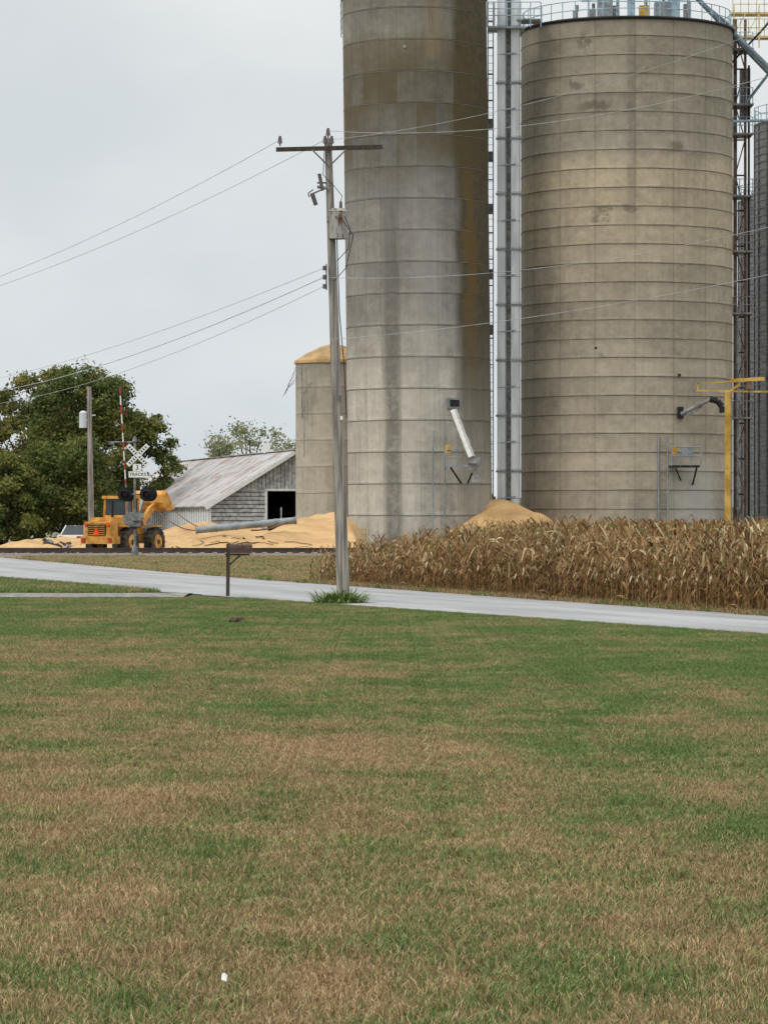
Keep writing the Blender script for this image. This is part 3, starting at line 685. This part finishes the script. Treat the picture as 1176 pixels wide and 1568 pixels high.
for dx in(-.43,.52):
    b.cyl((XS+dx,DS-.08,zl),(XS+dx,DS-.1,zl),.31,None,2,20); b.cyl((XS+dx,DS+.02,zl),(XS+dx,DS-.12,zl),.13,.15,2,14)
    b.cyl((XS+dx,DS-.12,zl),(XS+dx,DS-.14,zl),.1,None,4,14)
    b.cyl((XS+dx,DS-.1,zl+.04),(XS+dx,DS-.42,zl+.01),.16,.15,2,14,cap=False)
    b.cyl((XS+dx+.12,DS+.12,zl),(XS+dx+.12,DS+.14,zl),.31,None,2,20)
zm=wz(795,DS)
b.box((XS,DS-.02,zm),(.48,.4,.62),0); b.box((XS+.14,DS-.2,zm+.1),(.5,.2,.32),0); b.cyl((XS,DS-.2,zm-.3),(XS,DS+.3,zm-.3),.12,None,2,10)
b.cyl((XS-.32,DS-.1,zm),(XS-.32,DS+.1,zm),.22,None,0,12)
p0=P(196,790,DS); p1=P(184,592,DS)
b.bar(p0,p0.lerp(p1,.25),.12,0,.06)
n_=14
for i in range(n_):
    if i/n_<.12: continue
    b.bar(p0.lerp(p1,i/n_),p0.lerp(p1,(i+1)/n_),.10-.004*i,3 if i%2 else 1,.05)
for k in(.55,.78,.97): b.cyl(p0.lerp(p1,k)+Vector((.1,0,0)),p0.lerp(p1,k)+Vector((.1,0,.14)),.05,None,4,8)
b.cyl(P(168,677,DS),P(206,677,DS),.03,None,0,6); b.box(P(171,678,DS),(.22,.22,.14),0); b.cyl(P(207,676,DS),P(207,668,DS),.12,.05,0,10)
b.make('mast_lights_and_gate',[M_steel,M_white,M_black,M_red,pm('signal_lens',lin(90,12,12),rough=.2)],es)
def text(s_,size,loc,parent,mat):
    cu=bpy.data.curves.new('lettering','FONT'); cu.body=s_; cu.size=size; cu.align_x='CENTER'; cu.align_y='CENTER'; cu.extrude=.002
    o=bpy.data.objects.new('lettering',cu); scene.collection.objects.link(o); o.location=loc; o.rotation_euler=(math.radians(90),0,0); o.parent=parent; cu.materials.append(mat)
text('3',.3,(XS+.1,DS-.095,wz(716,DS)),es,M_black); text('TRACKS',.19,(XS+.13,DS-.095,wz(726.5,DS)),es,M_black)

# ================= front loader
My=pm('loader_yellow',lin(196,132,46),col2=lin(214,160,80),rough=.6,scale=3)
Mtire=pm('tyre_dusty',lin(52,48,44),col2=lin(96,86,72),rough=.95,scale=4)
Mor=pm('orange_reflector',lin(240,80,30),rough=.5)
b=B()
for x_ in(0,2.45):
    for y_ in(-.88,.88):
        b.cyl((x_,y_-.21,.66),(x_,y_+.21,.66),.66,None,1,24)
        for s_ in(-1,1):
            b.cyl((x_,y_+s_*.2,.66),(x_,y_+s_*.235,.66),.36,.33,0,16); b.cyl((x_,y_+s_*.23,.66),(x_,y_+s_*.26,.66),.14,.12,1,12)
        for k in range(18):
            a_=k*2*math.pi/18; b.box((x_+.66*math.cos(a_),y_,.66+.66*math.sin(a_)),(.07,.42,.09),1,Matrix.Rotation(-a_,3,'Y'))
b.box((-1.05,0,1.15),(.75,1.5,.95),0,None,.92); b.box((-1.1,0,.75),(.7,1.75,.35),0)
b.box((-.35,0,1.35),(1.5,1.15,.95),0,None,.95); b.box((-1.44,0,1.25),(.04,.95,.55),2)
for k in range(6): b.box((-1.47,0,1.02+k*.09),(.02,.9,.03),0)
b.box((.2,0,.8),(2.6,.8,.4),2); b.box((2.2,0,.95),(1.1,.85,.75),0)
for y_ in(-.88,.88): b.box((0,y_,1.42),(1.25,.48,.06),0); b.box((2.4,y_,1.42),(1.1,.45,.06),0); b.box((.72,y_,1.0),(.35,.4,.06),2); b.box((.72,y_,.7),(.35,.4,.05),2)
b.box((.85,0,1.75),(1.15,1.3,.35),0)
b.box((.85,0,2.28),(1.08,1.22,.85),3,None,.93); b.box((.85,0,2.78),(1.3,1.4,.14),0)
for x_ in(.3,1.4):
    for y_ in(-.62,.62): b.bar((x_,y_,1.85),(.85+(x_-.85)*.95,y_*.95,2.75),.09,0)
for y_ in(-.62,.62): b.bar((.85,y_,1.85),(.85,y_*.95,2.75),.06,0)
b.cyl((-.5,-.3,1.8),(-.5,-.3,2.6),.06,None,2,8); b.cyl((-.7,.3,1.8),(-.7,.3,2.0),.1,None,2,8); b.cyl((.85,0,2.85),(.85,0,3.02),.07,None,4,8)
b.add([(-1.5,-.2,.98),(-1.5,.2,.98),(-1.5,0,1.34)],[(0,1,2)],4); b.box((-1.46,-.6,1.5),(.05,.2,.12),4); b.box((-1.46,.6,1.5),(.05,.2,.12),4)
b.box((-1.47,-.72,.75),(.03,.2,.2),5);b.box((-1.47,.72,.75),(.03,.2,.2),5)
for y_ in(-.5,.5):
    b.bar((1.9,y_,1.55),(2.8,y_,2.25),.16,0,.32); b.bar((2.8,y_,2.25),(3.2,y_,2.4),.16,0,.28); b.bar((2.2,y_,1.0),(2.8,y_,2.1),.10,6)
b.bar((2.2,0,1.6),(2.9,0,2.7),.14,6)
prof=[(4.2,2.25),(3.6,2.12),(3.25,2.25),(3.12,2.55),(3.2,2.9),(3.45,3.10)]
for (xa,za),(xb,zb) in zip(prof[:-1],prof[1:]):
    b.add([(xa,-1.0,za),(xa,1.0,za),(xb,1.0,zb),(xb,-1.0,zb)],[(0,1,2,3)],0)
    b.add([(xa+.04,-1.0,za+.04),(xa+.04,1.0,za+.04),(xb+.04,1.0,zb+.02),(xb+.04,-1.0,zb+.02)],[(3,2,1,0)],0)
for y_ in(-1.0,1.0): b.add([(x_,y_,z_) for x_,z_ in prof],[tuple(range(6))],0)
b.xform(Matrix.Translation((wx(165,151),155.0-1.2,0.0))@Matrix.Rotation(math.radians(64),4,'Z')@Matrix.Scale(.95,4))
b.make('wheel_loader',[My,Mtire,M_black,M_glass,Mor,M_red,M_galvd])

# ================= white car beyond
b=B()
b.box((0,0,.55),(4.3,1.7,.5),0)
vs=[(-1.7,-.78,.8),(1.1,-.78,.8),(1.1,.78,.8),(-1.7,.78,.8),(-1.2,-.62,1.38),(.4,-.62,1.38),(.4,.62,1.38),(-1.2,.62,1.38)]
b.add(vs,[(0,1,5,4),(1,2,6,5),(2,3,7,6),(3,0,4,7)],1); b.add([Vector(v)+Vector((0,0,.01)) for v in vs[4:]],[(0,1,2,3)],0)
for v0,v1 in((0,4),(1,5),(2,6),(3,7)): b.bar(vs[v0],vs[v1],.07,0)
for y_ in(-.78,.78):
    b.bar((-.3,y_,.8),(-.4,y_*.8,1.38),.06,0)
    for x_ in(-1.35,1.3): b.cyl((x_,y_-.1,.32),(x_,y_+.1,.32),.32,None,2,16); b.cyl((x_,y_-.11,.32),(x_,y_+.11,.32),.18,None,3,12)
for y_ in(-.6,.6): b.box((-2.16,y_,.65),(.03,.3,.14),4); b.box((2.16,y_,.65),(.03,.3,.14),3)
b.xform(Matrix.Translation((wx(126,206),206,-.05))@Matrix.Rotation(math.radians(75),4,'Z')@Matrix.Scale(.95,4))
b.make('parked_car',[M_white,M_glass,M_black,M_galv,M_red])

# ================= small utility pole on the left
b=B(); d=158.; X=wx(141,d)
b.cyl((X,d,0),(wx(137,d),d,wz(592,d)),.15,.10,0,10); b.cyl(P(128,655,d),P(128,632,d),.19,None,1,12); b.cyl(P(128,632,d),P(128,629,d),.19,.08,1,12); b.box(P(134,643,d),(.3,.08,.1),1)
b.cyl(P(138,612,d),P(128,625,d),.02,None,2,4); b.cyl(P(139,636,d),P(147,636,d),.03,None,1,5); b.cyl(P(138,603,d),P(132,603,d),.03,None,2,5)
b.make('utility_pole',[M_wood,M_galv,M_black])

# ================= main utility pole
b=B(); DP=66.3
bot=Vector((wx(526.5,DP),DP,-.1)); top=P(502.5,212,DP)
def pp(y):
    z=wz(y,DP); k=(z-bot.z)/(top.z-bot.z); return bot.lerp(top,k)
n_=14
for i in range(n_):
    a_=bot.lerp(top,i/n_); c_=bot.lerp(top,(i+1)/n_); b.cyl(a_,c_,.13-.062*i/n_,.13-.062*(i+1)/n_,0,14,cap=(i==n_-1))
arm0=P(423,229,DP-.16); arm1=P(586,225,DP-.16)
b.bar(arm0,arm1,.085,1,.08)
for px in(478,530): b.bar(P(px,229,DP-.24),pp(256)+Vector((0,-.12,0)),.03,3,.02)
def insul(p,h=.14):
    b.cyl(p,p+Vector((0,0,.07)),.015,None,3,6); b.cyl(p+Vector((0,0,.06)),p+Vector((0,0,.06+h*.45)),.05,.035,2,10); b.cyl(p+Vector((0,0,.06+h*.45)),p+Vector((0,0,.06+h)),.04,.025,2,10)
for px in(429,498,508): insul(P(px,224,DP-.16))
insul(top)
b.bar(pp(280),P(486,280,DP-.1),.03,3); b.cyl(P(489,266,DP-.1),P(494,292,DP-.1),.035,None,2,8)
b.cyl(P(478,296,DP-.1),P(484,314,DP-.1),.045,.04,2,8); b.bar(P(494,290,DP-.1),P(478,297,DP-.1),.03,3); b.tube([P(474,302,DP-.1),P(472,296,DP-.1),P(480,290,DP-.1)],.012,3); b.cyl(P(486,286,DP-.1),P(500,288,DP-.1),.03,None,3,6)
tp=P(518,343,DP-.05)
b.cyl(tp+Vector((0,0,-.27)),tp+Vector((0,0,.24)),.185,None,4,22); b.cyl(tp+Vector((0,0,.24)),tp+Vector((0,0,.30)),.195,.12,4,22); b.cyl(tp+Vector((0,0,-.29)),tp+Vector((0,0,-.26)),.19,None,4,22)
b.cyl(tp+Vector((.05,0,.28)),tp+Vector((.05,0,.44)),.035,.025,2,8); b.box(tp+Vector((-.15,0,.1)),(.15,.08,.1),3)
for k in(-.09,0,.09): b.cyl(tp+Vector((.05+k,-.19,.12)),tp+Vector((.05+k,-.25,.12)),.02,None,2,6)
b.tube([tp+Vector((.05,0,.44)),P(524,300,DP),P(512,285,DP-.1),P(495,268,DP-.1),P(497,226,DP-.16)],.007,5)
b.tube([tp+Vector((.14,-.24,.1)),P(536,350,DP-.2),P(534,380,DP-.2),P(516,400,DP-.1)],.008,5)
b.tube([tp+Vector((.05,-.24,.1)),P(541,360,DP-.2),P(530,410,DP-.2),P(512,430,DP-.1)],.008,5)
b.tube([P(516,366,DP-.1),P(520,480,DP-.1),P(527,560,DP-.13),P(531,640,DP-.13)],.010,5)
for y in(410,424,438): b.cyl(P(497,y-3,DP-.12),P(497,y+4,DP-.12),.035,None,2,8)
b.bar(P(500,404,DP-.1),P(500,444,DP-.1),.03,3)
b.box(P(521,610,DP-.12),(.06,.02,.12),3); b.box(P(523,640,DP-.14),(.05,.02,.07),6)
Mtr=pm('transformer_paint',lin(176,176,170),col2=lin(118,82,58),rough=.6,scale=6,stretch=(2,2,.5),lo=.48,hi=.62)
b.make('utility_pole',[M_wood,M_wooddk,M_insul,M_steel,Mtr,M_black,M_white])
b=B()
a1=P(429,214,DP-.16)
for a_,c_,sg,r_ in((a1,P(-300,505,105),.62,.006),(P(498,214,DP-.16),P(-300,512,105),.62,.006),
    (P(497,410,DP-.1),P(-160,600,140),.55,.006),(P(497,424,DP-.1),P(-160,606,140),.8,.009),(P(497,438,DP-.1),P(-160,618,140),.95,.006),
    (P(508,214,DP-.16),P(1500,-90,48),.45,.0045),(top+Vector((0,0,.15)),P(1500,10,48),.6,.0045),
    (P(505,520,DP-.1),P(1500,345,52),.25,.0045),(P(505,425,DP-.1),P(1500,255,52),.5,.0045)):
    b.tube(catenary(a_,c_,sg,30),r_,0,5)
b.make('overhead_wires',[M_wire])

# ================= mailbox
b=B(); d=72.5; X=wx(349.5,d)
b.box((X,d,.55),(.075,.075,1.16),0,Matrix.Rotation(.01,3,'Y')); b.box((X+.2,d,.90),(.52,.09,.04),0); b.bar((X,d,.65),(X+.25,d,.88),.04,0)
L0=X+.02;L1=X+.50
sec=[(-.09,.93),(-.09,1.03)]+[(-.09*math.cos(k*math.pi/8),1.03+.09*math.sin(k*math.pi/8)) for k in range(1,8)]+[(.09,1.03),(.09,.93)]
k=len(sec)
b.add([(L0,d+y,z) for y,z in sec]+[(L1,d+y,z) for y,z in sec],[(i,(i+1)%k,k+(i+1)%k,k+i) for i in range(k)]+[tuple(range(k-1,-1,-1)),tuple(range(k,2*k))],1)
b.box((L1+.006,d,1.02),(.012,.19,.17),1); b.box((X+.3,d-.1,1.1),(.02,.012,.12),2)
b.make('mailbox',[M_wooddk,pm('rusty_mailbox',lin(96,72,60),col2=lin(74,62,56),rough=.8,scale=8),M_rust])

# ================= leafy plant at pole foot
b=B(); Mpl=pm('day_lily_leaf',lin(98,124,58),col2=lin(140,160,88),rough=.6,scale=9)
vs=[];fs=[];rn=[]
for i in range(620):
    a_=random.uniform(0,6.28); r_=abs(random.gauss(0,.30)); bx=bot.x+math.cos(a_)*min(r_,.48)-.06; by=DP-.15+math.sin(a_)*min(r_,.45)*.8
    ribbon(vs,fs,rn,(bx,by,0),a_+random.uniform(-.7,.7),random.uniform(.2,.46),.024,random.uniform(.9,1.5),random.uniform(1.0,2.4),0,0,5)
b.add(vs,fs,0); b.make('lily_clump',[Mpl])
b=B()
for k in range(7):
    a_=k*.9; b.box((wx(362,54)+.05*math.cos(a_)*k*.3,54+.1*math.sin(a_),.02+.010*k),(.14,.1,.05),0,Matrix.Rotation(a_,3,'Z')@Matrix.Rotation(.3,3,'X'),.6)
b.make('clod_of_earth',[pm('earth',lin(84,68,54),scale=20)])
b=B(); dd=F*EYE/(1516-HY)
b.add([(wx(343,dd)-.009,dd,.036),(wx(343,dd)+.010,dd,.03),(wx(343,dd)+.012,dd+.015,.05),(wx(343,dd)+.002,dd+.012,.06),(wx(343,dd)-.007,dd+.015,.056)],[(0,1,2,3,4)]); b.make('scrap_of_paper',[M_white])

# ================= trees
def leaf_mat(name,c1,c2,c3):
    t=NT(name); at=t.n('ShaderNodeAttribute'); at.attribute_name='rnd'; r=at.outputs['Fac']
    n=t.ss(t.noise(t.pos(),.45,4),.42,.60)
    c=t.mix(n,t.mix(r,c1,c2),t.mix(r,c2,c3)); t.out(c,.75,0,.15); t.translucent(c,.28); return t.mat
ML=leaf_mat('leaves_green',lin(70,84,46),lin(98,110,58),lin(138,132,70)); ML2=leaf_mat('leaves_turning',lin(78,86,50),lin(110,114,64),lin(156,138,80)); ML3=leaf_mat('leaves_pale',lin(108,112,84),lin(142,146,110),lin(158,156,126))
Mbark=pm('bark',lin(74,64,54),rough=.95,scale=4)
def tree(name,X,D,Ht,Rw,nlob,nleaf,mat,base=.25,size=.2,lr=(.10,.21),seed=1,open_=0.):
    rg=np.random.default_rng(seed); rd=random.Random(seed); e=empty(name)
    b=B(); trunk=[Vector((X,D,0)),Vector((X+.1,D,Ht*.2)),Vector((X-.1,D,Ht*.42)),Vector((X+.1,D,Ht*.7)),Vector((X,D,Ht*.88))]
    for i in range(4): b.cyl(trunk[i],trunk[i+1],Ht*.024*(1-.23*i),Ht*.024*(1-.23*(i+1)),0,10,cap=False)
    lobes=[]
    for i in range(nlob):
        u=rd.uniform(-1,1); a_=rd.uniform(0,6.28); zz=base+(1-base)*(.5+.5*u*.92); prof_=math.sqrt(max(.05,1-(abs(u*.93))**2.3))
        rr_=Rw*prof_*(rd.uniform(.3,.95)); lx=X+math.cos(a_)*rr_; ly=D+math.sin(a_)*rr_; r=Rw*rd.uniform(*lr)*1.15
        lobes.append((lx,ly,zz*Ht-r*.4,r))
        k=min(3,max(1,int(zz*4)))
        if i%3==0: 
            s0=trunk[k].lerp(trunk[k-1],.5); mid=s0.lerp(Vector((lx,ly,zz*Ht)),.5)+Vector((0,0,-.05*Ht)); b.cyl(s0,mid,Ht*.009,Ht*.006,0,6,cap=False); b.cyl(mid,(lx,ly,zz*Ht),Ht*.006,Ht*.002,0,5,cap=False)
    b.make('trunk_and_limbs',[Mbark],e)
    lb=np.array(lobes); idx=rg.choice(len(lb),nleaf,p=(lb[:,3]**2)/np.sum(lb[:,3]**2))
    dv=rg.normal(size=(nleaf,3)); dv/=np.linalg.norm(dv,axis=1)[:,None]
    rag=1+.35*np.sin(dv[:,0]*7+idx)*np.sin(dv[:,2]*6+idx*2.1)+.25*np.sin(dv[:,1]*11+idx*.7)
    rad=lb[idx,3]*(rg.uniform(.15,1.0,nleaf)**.5)*rag*(1+.22*rg.normal(size=nleaf))
    C=lb[idx,:3]+dv*rad[:,None]*np.array([1.1,1.1,.8])
    nn=dv*.6+rg.normal(size=(nleaf,3))*.7+np.array([0,0,.35]); nn/=np.linalg.norm(nn,axis=1)[:,None]
    tt_=np.cross(nn,rg.normal(size=(nleaf,3))); tt_/=np.linalg.norm(tt_,axis=1)[:,None]; bb=np.cross(nn,tt_)
    s_=size*rg.uniform(.45,1.2,nleaf)[:,None]
    V=np.stack([C-tt_*s_,C-bb*s_*.55,C+tt_*s_,C+bb*s_*.55],1).reshape(-1,3)
    me=bpy.data.meshes.new('crown'); me.from_pydata(V.tolist(),[],[(4*i,4*i+1,4*i+2,4*i+3) for i in range(nleaf)])
    at=me.attributes.new('rnd','FLOAT','POINT'); at.data.foreach_set('value',np.repeat(rg.uniform(0,1,nleaf),4)); me.materials.append(mat); me.update()
    o=bpy.data.objects.new('crown',me); scene.collection.objects.link(o); o.parent=e
tree('deciduous_tree',wx(126,232),232,wz(546,232),4.2,140,36000,ML,.12,.15,seed=3)
tree('deciduous_tree',wx(62,238),238,wz(562,238),3.9,120,30000,ML2,.08,.15,seed=5)
tree('deciduous_tree',wx(214,246),246,wz(622,246),3.0,90,22000,ML,.05,.15,seed=8)
tree('deciduous_tree',wx(-18,226),226,wz(592,226),2.7,60,14000,ML2,.05,.16,seed=11)
tree('deciduous_tree',wx(95,225),225,wz(665,225),4.2,90,22000,ML,.0,.15,seed=15)
tree('deciduous_tree',wx(10,221),221,wz(690,221),3.2,70,16000,ML,.0,.15,seed=19)
tree('distant_tree',wx(382,330),330,wz(643,330),4.9,46,6200,ML3,.2,.19,(.14,.26),seed=23)
tree('distant_tree',wx(452,345),345,wz(672,345),4.2,36,4200,ML3,.2,.19,(.14,.26),seed=29)
rg=np.random.default_rng(4); n_=26000; xs=rg.uniform(-170,170,n_)
hh=3.2+1.6*np.sin(xs*.11)+1.2*np.sin(xs*.37+1)+.7*np.sin(xs*.9); zs=rg.uniform(0,1,n_)**.8*hh; ds=rg.uniform(560,575,n_)
C=np.stack([xs,ds,zs],1); nn=rg.normal(size=(n_,3)); nn/=np.linalg.norm(nn,axis=1)[:,None]; tt_=np.cross(nn,rg.normal(size=(n_,3))); tt_/=np.linalg.norm(tt_,axis=1)[:,None]; bb=np.cross(nn,tt_); s_=.5
V=np.stack([C-tt_*s_,C-bb*s_*.6,C+tt_*s_,C+bb*s_*.6],1).reshape(-1,3)
me=bpy.data.meshes.new('distant_tree_line'); me.from_pydata(V.tolist(),[],[(4*i,4*i+1,4*i+2,4*i+3) for i in range(n_)]); at=me.attributes.new('rnd','FLOAT','POINT'); at.data.foreach_set('value',np.repeat(rg.uniform(0,1,n_),4)); me.materials.append(ML2); me.update()
o=bpy.data.objects.new('distant_tree_line',me); scene.collection.objects.link(o)
